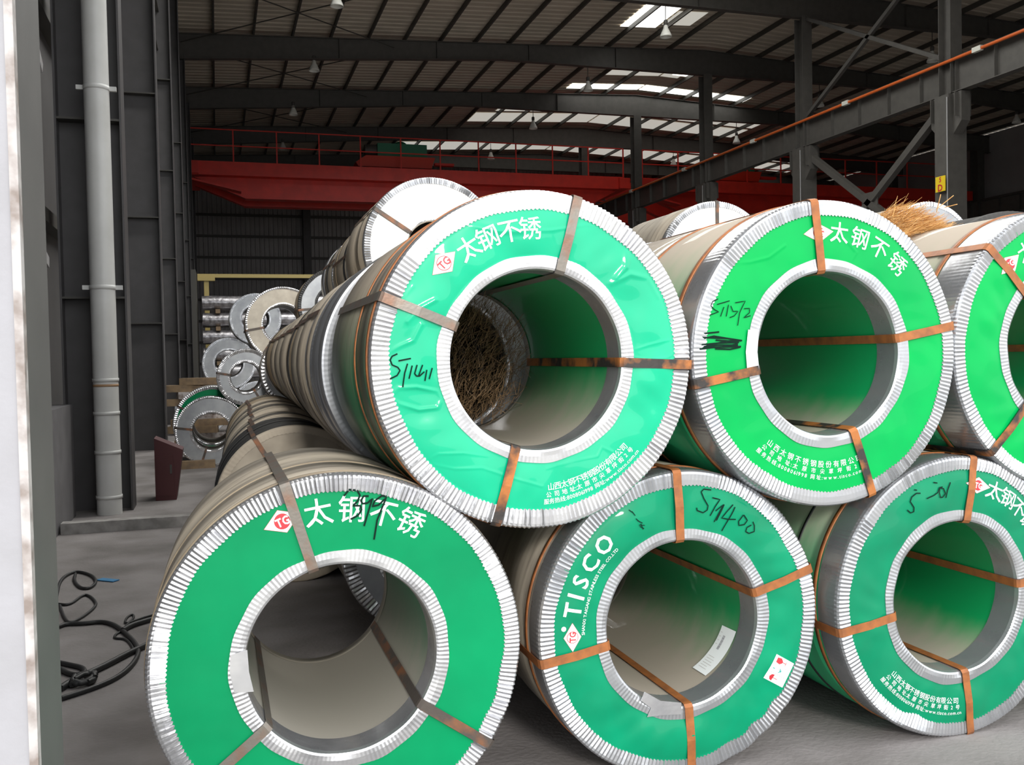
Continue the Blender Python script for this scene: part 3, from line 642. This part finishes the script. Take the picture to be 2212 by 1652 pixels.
# ribbed deck, ribs run down the slope
mb = MB(); prof = []; yy = YF
while yy < YB:
    prof += [(yy, 0), (yy+.28, 0), (yy+.32, .045), (yy+.40, .045), (yy+.44, 0)]; yy += .44
prof += [(YB, 0), (YB, .12), (YF, .12)]
for xa, xb in ((XL-.3, GX), (GX, XR+.3)):
    v = [(xa, p[0], ztop(xa)+.2+p[1]) for p in prof]+[(xb, p[0], ztop(xb)+.2+p[1]) for p in prof]; n = len(prof)
    mb.add(v, [(i, (i+1) % n, n+(i+1) % n, n+i) for i in range(n)])
roof = struct(mb.obj('ceiling', DECK), 'ribbed metal roof on dark purlins')
px = XL+.45
while px < XR:
    if abs(px-GX) > .25:
        z = ztop(px)
        MB().prism([(px-.035, z), (px+.035, z), (px+.035, z+.19), (px-.035, z+.19)], 1, YF+.4, YB-.3).obj('purlin', DARKST, roof)
    px += 1.5
for x0, x1, y0, y1, mt in ((16.3, 17.9, 33.9, 36.6, SKYLB), (18.0, 19.3, 34.6, 36.2, SKYL), (17.4, 27.6, 45.0, 45.9, SKYLB), (21.9, 23.0, 41.9, 43.0, SKYLB), (18.2, 22.4, 42.6, 43.4, SKYL),
                           (15, 31, 47.0, 50.6, SKYL), (14, 31, 51.0, 53.0, SKYL), (11, 40, 54.6, 57.8, SKYL), (11, 40, 58.3, 60.6, SKYL),
                           (1, 16, 10.4, 12.8, ROOF_FILL), (1, 16, 18.4, 20.8, ROOF_FILL), (3, 16, 25.6, 28.0, ROOF_FILL)):  # this row is unseen fill light, added over the coils and floor
    for xa, xb in ((x0, min(x1, GX-.05)), (max(x0, GX+.05), x1)):
        if xb > xa:
            v = [(xa, y0, ztop(xa)+.188), (xb, y0, ztop(xb)+.188), (xb, y1, ztop(xb)+.188), (xa, y1, ztop(xa)+.188)]
            mb = MB(); m_ = 8*int(max(1, (y1-y0)/.44)); 
            mb.add(v, [(3, 2, 1, 0)]); mb.obj('skylight_or_fill_sheet', mt, roof)
# rafters: tapered I frames
for i, y in enumerate(FY):
    t = thing('roof_rafter', 'grey tapered roof rafter, number %s of the frames counted from the door' % ('one two three four five six seven eight'.split()[i]), 'rafter', (GX, y, 14), 'roof rafters')
    xs = [XL, 5, 11.8, GX, 31, 37.8, XR]
    top = [(x-GX, ztop(x)-.005-14) for x in xs]; bot = [(x-GX, zbot(x)-14) for x in xs][::-1]
    MB().prism(top+bot, 1, -.008, .008).obj('web', PAINT2, t)
    mb = MB()
    for a, b in zip(bot[:-1], bot[1:]): mb.bar((a[0], 0, a[1]), (b[0], 0, b[1]), .26, .022)
    mb.obj('bottom_flange', PAINT2, t)
    mb = MB()
    for a, b in zip(top[:-1], top[1:]): mb.bar((a[0], 0, a[1]-.012), (b[0], 0, b[1]-.012), .26, .022)
    mb.obj('top_flange', PAINT2, t)
    for x in (5, 9, 13, 17, 26, 30, 34, 38): MB().box((x-GX-.006, -.12, zbot(x)-14), (x-GX+.006, .12, ztop(x)-14.02)).obj('stiffener', PAINT2, t)
# columns of the middle line
for i, y in enumerate(FY[1:7]):
    nm = 'second third fourth fifth sixth seventh'.split()[i]
    lb = 'grey steel column of the middle line carrying the yellow sign, nearest of that line' if i == 1 else 'grey steel column of the middle line standing at the %s frame' % nm
    t = thing('steel_column', lb, 'column', (GX, y, 0), 'middle line of columns')
    MB().ibeam_z(0, 0, 9.15, 14.0, .42, .50).obj('upper_shaft', PAINT2, t)
    mb = MB(); mb.box((-.33, -.29, 0), (-.31, .29, 9.1)); mb.box((.31, -.29, 0), (.33, .29, 9.1)); mb.box((-.31, -.012, 0), (.31, .012, 9.1)); mb.box((-.31, -.29, 0), (.31, -.27, 9.1))
    mb.obj('lower_shaft', PAINT2, t)
    MB().prism([(-.29, 7.9), (.29, 7.9), (.62, 8.25), (.62, 9.12), (-.62, 9.12), (-.62, 8.25)], 0, -.16, .16).obj('corbel', PAINT2, t)
    for yy in (-.5, -.25, .25, .5): MB().box((-.30, yy-.01, 8.4), (.30, yy+.01, 9.1)).obj('stiffener', PAINT2, t)
    MB().tube([(-.36, -.26, 0), (-.36, -.26, 9.0)], .02, 6).obj('conduit', mat('pale_conduit', (.3, .3, .3), .5), t)
# crane runway beams
def runway(x, label, rail_side, yc=35):
    t = thing('runway_beam', label, 'beam', (x, yc, 9.15), 'crane runway beams')
    mb = MB(); mb.box((-.011, -27, .02), (.011, 27, .93)).obj('web', PAINT2, t)
    MB().box((-.19, -27, .93), (.19, 27, .96)).obj('top_flange', PAINT2, t); MB().box((-.15, -27, 0), (.15, 27, .025)).obj('bottom_flange', PAINT2, t)
    MB().box((-.035, -27, .96), (.035, 27, 1.08)).obj('crane_rail', DARKST, t)
    sb = MB().box((-.14, -.007, .025), (.14, .007, .93)).mesh('stiffener', PAINT2)
    for k in range(36): link('stiffener', sb, t, None, (0, -26.6+1.5*k, 0))
    if rail_side:
        c = MB().tube([(rail_side*.25, -27, .93), (rail_side*.25, 27, .93)], .05, 8).obj('conductor_bar', ORANGE, t, 'orange conductor bar along the top of the beam')
        cb = MB().box((-.06, -.16, -.065), (.06, .16, .075)).mesh('clamp', PALE)
        for k in range(9): link('clamp', cb, c, None, (rail_side*.25, -24.6+6.0*k, .93))
runway(GX, 'dark crane runway beam with an orange conductor bar, crossing the view above the right-hand coils', -1)
runway(XR-1.0, 'dark crane runway beam along the far right wall', 0)
runway(-1.32, 'dark crane runway beam along the left wall', 0, 38.2)
# far right columns
for i, y in enumerate((23.75, 31.25, 38.75, 46.25, 53.75)):
    t = thing('steel_column', 'grey steel column against the far right wall, number %s from the door' % ('one two three four five'.split()[i]), 'column', (XR-.9, y, 0), 'right wall columns')
    MB().ibeam_z(0, 0, 0, 13.2, .5, .6).obj('shaft', PAINT2, t); MB().box((-.4, -.4, 8.6), (.4, .4, 9.12)).obj('corbel', PAINT2, t)
# left columns
for i, y in enumerate((10.9, 17.9, 24.9, 31.9, 38.9, 45.9, 53.0)):
    lb = 'wide dark grey column behind the white drainpipe' if i == 0 else 'dark grey column %s along the left wall behind the drainpipe column' % ('', 'second', 'third', 'fourth', 'fifth', 'sixth', 'seventh')[i]
    t = thing('steel_column', lb, 'column', (-1.205, y, 0), 'left wall columns')
    MB().box((-.30, -.012, 0), (.30, .012, 13.3)).obj('web', PAINT, t)
    MB().box((-.32, -.20, 0), (-.30, .20, 13.3)).obj('flange', PAINT, t); MB().box((.30, -.20, 0), (.32, .20, 13.3)).obj('flange', PAINT, t)
    for z in (4.06, 2.22, 6.2, 8.4): MB().box((-.30, -.19, z), (.30, .19, z+.022)).obj('stiffener', DARKST, t)
# left wall: dado panel, girts, braces
wl = bpy.data.objects['wall_left']
MB().box((XL, 2.7, 0), (-1.42, 10.55, 1.14)).obj('dado_panel', mat('grey_dado_render', (.16, .155, .16), .8, 0, (.13, .125, .13), 4), wl, 'plain grey low dado along the wall')
for z in (3.0, 5.2, 7.4, 9.6): MB().box((XL, 2.7, z), (XL+.14, 60, z+.14)).obj('wall_girt', DARKST, wl)
for (y0, z0, y1, z1) in ((4.2, 3.9, 9.8, 2.5), (4.2, 7.4, 9.8, 4.3)):
    MB().bar((-1.5, y0, z0), (-1.5, y1, z1), .05, .10).obj('wall_brace', WALLS, wl)
# cross braces in the middle line
def brace(label, y0, y1, z0, z1, w, gusset=True):
    t = thing('cross_brace', label, 'brace', (GX, (y0+y1)/2, (z0+z1)/2)); ym, zm = (y0+y1)/2, (z0+z1)/2
    for s in (1, -1): MB().bar((0, y0-ym, (z0-zm)*s), (0, y1-ym, (z1-zm)*s), w, w).obj('diagonal', PAINT2, t)
    if gusset: MB().box((-.02, -.4, -.35), (.02, .4, .35)).obj('gusset', PAINT2, t)
brace('slender cross brace above the runway beam between the two nearest middle columns', 24.0, 31.0, 10.3, 13.9, .13, False)
brace('broad cross brace below the runway beam between the two nearest middle columns', 24.1, 30.9, 4.2, 8.8, .22)
# roof rods
for k, y in enumerate(FY[2:6]):
    t = thing('roof_tie_rods', 'pair of crossed roof rods near the left wall in the %s visible bay' % ('first', 'second', 'third', 'fourth')[k], 'brace', (3, y+3.75, 13.9))
    for s in (1, -1): MB().tube([(-4.0, -3.6*s, -.18), (4.2, 3.6*s, .22)], .022, 6).obj('rod', DARKST, t)
# drainpipe
t = thing('drainpipe', 'white plastic drainpipe standing in front of the dark column', 'pipe', (-1.1, 10.55, 0))
pp = MB().tube([(0, 0, .0), (0, 0, 14)], .122, 20).obj('pipe', PVC, t)
for z in (1.02, 1.36, .62, .16): MB().lathe([(.122, z), (.129, z), (.129, z+.035), (.122, z+.035)], 20).obj('joint_collar', PVC, pp)
MB().lathe([(.1225, 1.31), (.124, 1.31), (.124, 1.335), (.1225, 1.335)], 20).obj('stain_ring', mat('rust_stain', (.36, .22, .12), .7), pp)
for z in (2.30, 4.32, 6.4):
    mb = MB().lathe([(.122, z), (.128, z), (.128, z+.045), (.122, z+.045)], 20)
    mb.box((-.19, -.02, z), (-.125, .02, z+.045)); mb.box((.125, -.02, z), (.19, .02, z+.045)); mb.box((-.015, .11, z), (.015, .27, z+.04))
    mb.obj('pipe_bracket', PVC, t)
# kerb
tag(MB().box((-1.4, 9.42, 0), (.0, 9.56, .10)).obj('concrete_kerb', mat('pale_kerb_concrete', (.36, .345, .33), .85, 0, (.22, .21, .20), 9)), 'low pale concrete kerb across the floor in front of the pipe', 'kerb')

# ------------------------------------------------------------------ lamps
def lamp_meshes():
    sh = MB().lathe([(.05, .42), (.075, .40), (.09, .30), (.14, .20), (.20, .07), (.215, .0), (.205, .0), (.19, .06), (.13, .19), (.08, .28), (.0, .30)], 20).mesh('lamp_shade', LAMPW)
    hs = MB().lathe([(0, .60), (.06, .60), (.075, .57), (.075, .44), (.05, .42), (0, .42)], 16).mesh('ballast_housing', PAINT2)
    bu = MB().lathe([(0, .09), (.05, .11), (.06, .16), (.03, .25), (0, .28)], 12).mesh('bulb', mat('lamp_glass', (.8, .8, .75), .15))
    return sh, hs, bu
LS = lamp_meshes()
rowsn = {4.0: 'row nearest the left wall', 15.7: 'row left of the middle columns', 27.4: 'row right of the middle columns', 39.0: 'row furthest to the right'}
ordn = {31.25: 'first', 38.75: 'second', 46.25: 'third', 53.75: 'fourth'}
for x, y, zc in ((4.0, 31.25, 12.9), (4.0, 38.75, 13.0), (3.75, 46.25, 13.1), (3.75, 53.75, 13.05), (15.7, 31.25, 12.85), (15.7, 38.75, 12.95), (15.7, 46.25, 13.05), (15.6, 53.75, 13.0),
              (27.4, 38.75, 12.95), (27.3, 31.25, 12.8), (39.0, 38.75, 12.8), (27.4, 46.25, 12.85), (27.4, 53.75, 13.1)):
    k = min(rowsn, key=lambda a: abs(a-x))
    t = thing('high_bay_lamp', 'white bell-shaped lamp, %s from the door in the %s' % (ordn[y], rowsn[k]), 'lamp', (x, y, zc), 'hanging bell lamps')
    sh = link('lamp_shade', LS[0], t); link('ballast_housing', LS[1], t); link('bulb', LS[2], sh)
    MB().tube([(0, 0, .58), (0, 0, zbot(x)-zc+.02)], .016, 6).obj('hanger_rod', DARKST, t)

# ------------------------------------------------------------------ overhead cranes
def crane(x0, x1, y, label, trolley_x, zb=0):
    z = 10.23+zb; W = x1-x0
    t = thing('overhead_crane', label, 'crane', (x0, y, z), 'red overhead cranes')
    for k, dy in enumerate((0, 2.3)):
        g = MB(); h = 1.0
        g.prism([(0, .72), (W, .72), (W, .15), (W-2.2, -.95), (2.6, -.95), (0, .12)], 1, dy-.22, dy+.22)
        g.obj('girder', REDC, t)
        MB().box((0, dy-.32, .72), (W, dy+.32, .75)).obj('girder_flange', REDC, t)
        MB().prism([(2.6, -.97), (W-2.2, -.97), (W-2.2, -.93), (2.6, -.93)], 1, dy-.34, dy+.34).obj('girder_flange', REDC, t)
    # walkway side plate under the front girder flange
    MB().box((.1, -1.0, .02), (W-.2, -.24, .06)).obj('walkway', REDC, t)
    MB().box((.1, -1.02, -.02), (W-.2, -.98, .62)).obj('walkway_fascia', REDC, t)
    MB().prism([(.1, -.15), (.1, -.24), (2.4, -.75), (2.4, -.66)], 1, -.95, -.3).obj('brace_plate', REDC, t)
    rp = MB().box((-.03, -.03, 0), (.03, .03, 1.5)).mesh('rail_post', REDC)
    n = int(W/2.0)
    for k in range(n+1): link('rail_post', rp, t, None, (.1+(W-.3)*k/n, -1.0, .6))
    for zz in (1.35, 2.1): MB().bar((.1, -1.0, zz), (W-.2, -1.0, zz), .05).obj('handrail', REDC, t)
    for xx in (-.10, W-.5):
        MB().box((xx, -1.2, .0), (xx+.6, 3.6, .55)).obj('end_carriage', REDC, t)
    # trolley
    a = trolley_x
    tr = MB(); tr.prism([(a-1.6, .80), (a+2.1, .80), (a+2.3, 1.35), (a-1.2, 1.35), (a-1.7, 1.0)], 1, -.3, 2.6); tr.obj('trolley_frame', mat('bright_red_paint', (.62, .04, .015), .45), t)
    MB().lathe([(0, -1.0), (.42, -1.0), (.42, 1.0), (0, 1.0)], 20, 0 if False else 1, (a+.6, 1.0, 1.75)).obj('rope_drum', GREENM, t)
    MB().box((a-.6, -.2, 1.35), (a+1.9, .3, 2.0)).obj('gearbox', GREENM, t)
    MB().tube([(a-1.2, .2, 1.7), (a-.5, .2, 1.7)], .28, 14).obj('motor', PAINT2, t)
    for xx in (a-1.4, a+1.6): MB().lathe([(0, -.06), (.16, -.06), (.16, .06), (0, .06)], 16, 1, (xx, -.2, .88)).obj('wheel', DARKST, t)
    MB().box((a+2.3, -.2, 1.0), (a+3.3, .1, 1.12)).obj('bumper_arm', REDC, t)
    return t
crane(-1.1, GX-.4, 47.6, 'red overhead crane spanning the left bay with a green hoist on top', 9.6)
crane(GX+.4, XR-1.2, 47.6, 'red overhead crane in the right bay, half hidden behind the middle columns', 5.5)
crane(GX+.4, XR-1.2, 59.5, 'red overhead crane furthest away in the right bay', 12)

# ------------------------------------------------------------------ yellow sign on the column
t = thing('bay_sign', 'small yellow sign with red characters hung on the nearest middle column', 'sign', (20.98, 23.3, 6.4))
p = on(2023, 385, 0, 21.0); q = on(2044, 410, 0, 21.0)
cz = (p.z+q.z)/2; hz = (p.z-q.z)/2+.02; hy = (p.y-q.y)/2; t.location = (20.98, (p.y+q.y)/2, cz)
MB().box((-.02, -hy, -hz), (.0, hy, hz)).obj('board', YEL, t)
mb = MB()
for ch, oz, sz in (('5', .13, .20), ('D', -.11, .28)):
    g = glyph(ch, .03); mb.add([(-.023, -(x-(g[2]+g[3])/2)*sz, oz+(y-.36)*sz) for x, y in g[0]], g[1])
mb.obj('characters', RED_P, t)
MB().box((0, -.05, -.05), (.10, .05, .05)).obj('bracket', DARKST, t)

# ------------------------------------------------------------------ rack of silver bundles, yellow rail, clutter
for lev in range(7):
    for k in range(2):
        t = thing('wrapped_bundle', 'silver-wrapped long bundle, layer %s of the far rack from the floor, %s' % ('one two three four five six seven'.split()[lev], 'front' if k == 0 else 'rear'), 'bundle', (-.35, 27.2+k*.75, .12+lev*.47), 'silver bundles on the far rack')
        mb = MB(); rr = random.Random(lev*3+k)
        pts = [(x*.3, 0, .2+.012*rr.uniform(-1, 1)) for x in range(17)]
        mb.tube(pts, .19, 10); mb.obj('wrap', FOILM, t)
        for xx in (.4, 1.9, 3.4, 4.5): MB().box((xx-.06, -.2, -.10), (xx+.06, .2, .012)).obj('spacer_block', WOODM, t)
for s_ in ((-.55, 26.8, 'left end'), (4.75, 26.8, 'right end')):
    tag(MB().box((s_[0]-.06, 26.8, 0), (s_[0]+.06, 28.4, 4.0)).obj('rack_upright', DARKST), 'dark rack upright at the %s of the silver bundles' % s_[2], 'rack')
t = thing('yellow_gantry', 'thin yellow gantry rail on posts in front of the rear wall', 'gantry', (-.5, 30, 0))
MB().box((0, -.05, 4.05), (9, .05, 4.16)).obj('beam', YELD, t)
for xx in (.25, 8.7): MB().box((xx-.07, -.07, 0), (xx+.07, .07, 4.05)).obj('post', YELD, t)
MB().box((.0, -.12, 3.95), (.5, .12, 4.05)).obj('end_bracket', YELD, t)
tag(MB().lathe([(.0, .14), (.07, .13), (.11, .08), (.12, .0), (.17, -.005), (.17, -.015), (.0, -.015)], 16, 2, (1.42, 8.4, 2.115)).obj('hard_hat', YEL), 'yellow hard hat shape resting on the second tier beside the high white-faced coil', 'helmet')
rb = thing('red_cabinet', 'dark red box on the floor by the left columns', 'cabinet', (-.70, 11.3, 0))
MB().prism([(0, 0), (.22, 0), (.30, .56), (0, .70)], 1, 0, .4).obj('body', DKRED, rb); MB().box((.02, -.012, .05), (.20, 0, .50)).obj('door', DKRED, rb); MB().box((.16, -.03, .3), (.18, -.012, .4)).obj('handle', DARKST, rb)
tag(MB().box((0, 0, 0), (.55, .16, .11)).obj('timber_plank', WOODM, None, None, (-.62, 14.45, 0)), 'short thick timber chock at the foot of the blue-grey floor coil', 'plank', 'timber pieces by the left columns')
rr = random.Random(4)
for k in range(10):
    l = 1.6 if k == 6 else rr.uniform(.6, 1.1); w = rr.uniform(.2, .3)
    o = MB().box((-l*.45, -w/2, 0), (l*.55, w/2, .124)).obj('timber_plank', (WOODM, STAIN)[k % 3 == 1], None, None, (-.42+rr.uniform(-.12, .12), 18.3+rr.uniform(-.05, .05), k*.125)); o.rotation_euler = (0, 0, rr.uniform(-.25, .25))
    tag(o, 'plank %s from the floor in the timber pile between left columns and far coils' % ('first second third fourth fifth sixth seventh eighth ninth tenth'.split()[k]), 'plank', 'timber pieces by the left columns')

# straw heap between the right-hand coils
random.seed(9); mb = MB()
def strands(mb, n, fn, dv, l0, l1, w):
    for k in range(n):
        p = fn(); d = Vector(dv()).normalized()*random.uniform(l0, l1)
        q = d.cross(Vector((random.uniform(-1, 1), random.uniform(-1, 1), 1))).normalized()*w
        mb.add([p-q, p+q, p+d+q*.5, p+d-q*.5], [(0, 1, 2, 3)])
def heap():
    u = random.uniform(-1, 1); w = random.uniform(-1, 1); hh = max(0, 1-abs(u)**2.4)*max(.2, 1-w*w)
    return Vector((3.20+u*.17-.05, 3.86+w*.22, 2.075-.03*u*u+.155*hh*random.random()**.6))
strands(mb, 5200, heap, lambda: (random.gauss(.8, .3), random.gauss(-.4, .3), random.gauss(.22, .2)), .03, .10, .0014)
for (a, b) in (((2023, 458), (2032, 420)), ((2025, 450), (2060, 422)), ((2040, 448), (2068, 441))):
    P = on(a[0], a[1], 1, 3.9); Q = on(b[0], b[1], 1, 3.85); mb.bar(P, Q, .0035)
o = tag(mb.obj('straw_heap', STRAWM), 'heap of dry golden straw lying on top between the right-hand coils', 'straw'); o['kind'] = 'stuff'

mb = MB()
def plug():
    a = random.uniform(0, 2*PI); r = .27*math.sqrt(random.random()); return Vector((1.031+r*math.sin(a)*.9-.01, random.uniform(3.86, 4.05), 1.533+r*math.cos(a)-.02))
strands(mb, 2600, plug, lambda: (random.gauss(.5, .5), random.gauss(0, .3), random.gauss(.7, .5)), .03, .09, .0013)
o = tag(mb.obj('straw_plug', mat('brown_straw', (.20, .115, .05), .75, 0, (.11, .07, .035), 30)), 'brown straw stuffed in the far end of the bore of the teal green coil', 'straw'); o['kind'] = 'stuff'

# cables on the floor at the left
def fl(pts, z): return [on(a, b, 2, z) for a, b in pts]
def smooth(P, k=3):
    for _ in range(k):
        Q = [P[0]]
        for a, b in zip(P[:-1], P[1:]): Q += [a*.75+b*.25, a*.25+b*.75]
        P = Q+[P[-1]]
    return P
def cz_(x0, y0, pts): return [(x0+a*.3584, y0+b*.3584) for a, b in pts]
cabs = [('black hose looped in a ring on the floor with a thin tail', .011, [(340, 640), (360, 540), (420, 495), (480, 485), (560, 510), (585, 550), (540, 590), (480, 585), (445, 540), (455, 500)]),
        ('black cable arching across the floor towards the nearest coil', .013, [(350, 820), (400, 800), (500, 800), (620, 785), (700, 810), (760, 860), (820, 920), (840, 980), (790, 1060), (700, 1130), (560, 1190), (370, 1250)]),
        ('thick black cable running diagonally past the knot to the nearest coil', .017, [(365, 1190), (440, 1140), (520, 1105), (640, 1050), (760, 985), (880, 930), (980, 885)]),
        ('thin twisted cable folded in two small loops by the nearest coil', .007, [(980, 735), (890, 755), (830, 775), (750, 805), (760, 765), (800, 740), (810, 765), (770, 800), (740, 840), (690, 870), (690, 890), (760, 890), (800, 940), (800, 960)]),
        ('black cable bent into a hook next to the door post', .013, [(360, 1035), (430, 1050), (500, 1065), (515, 1095), (490, 1110), (420, 1105), (365, 1075)]),
        ('thin cable in an angular loop above the arched cable', .009, [(345, 680), (420, 690), (500, 625), (540, 630), (580, 670), (575, 700), (500, 760), (420, 800), (390, 770), (360, 690)]),
        ('pair of short thick cables entering under the nearest coil', .016, [(740, 840), (790, 810), (890, 780), (980, 755)])]
for lb, r, pts in cabs:
    tag(MB().tube(smooth(fl(cz_(0, 1060, pts), r)), r, 8).obj('floor_cable', CABLE), lb, 'cable', 'cables on the floor')
kn = on(*cz_(0, 1060, [(505, 1130)])[0], 2, .03)
mb = MB()
for k in range(5): 
    a = k*1.3; mb.tube([kn+Vector((.05*math.cos(a+j*.7), .05*math.sin(a+j*.9), .01*math.sin(j+k))) for j in range(6)], .014, 6)
tag(mb.obj('cable_knot', CABLE), 'tangled black cable clump on the thick diagonal cable', 'cable')
p = on(*cz_(0, 1060, [(600, 535)])[0], 2, .002); q = on(*cz_(0, 1060, [(700, 545)])[0], 2, .002)
mb = MB(); mb.bar(p+Vector((0, 0, .004)), q+Vector((0, 0, .004)), .06, .006); tag(mb.obj('blue_scrap', BLUEP), 'scrap of blue plastic beside the ring of black hose', 'scrap')
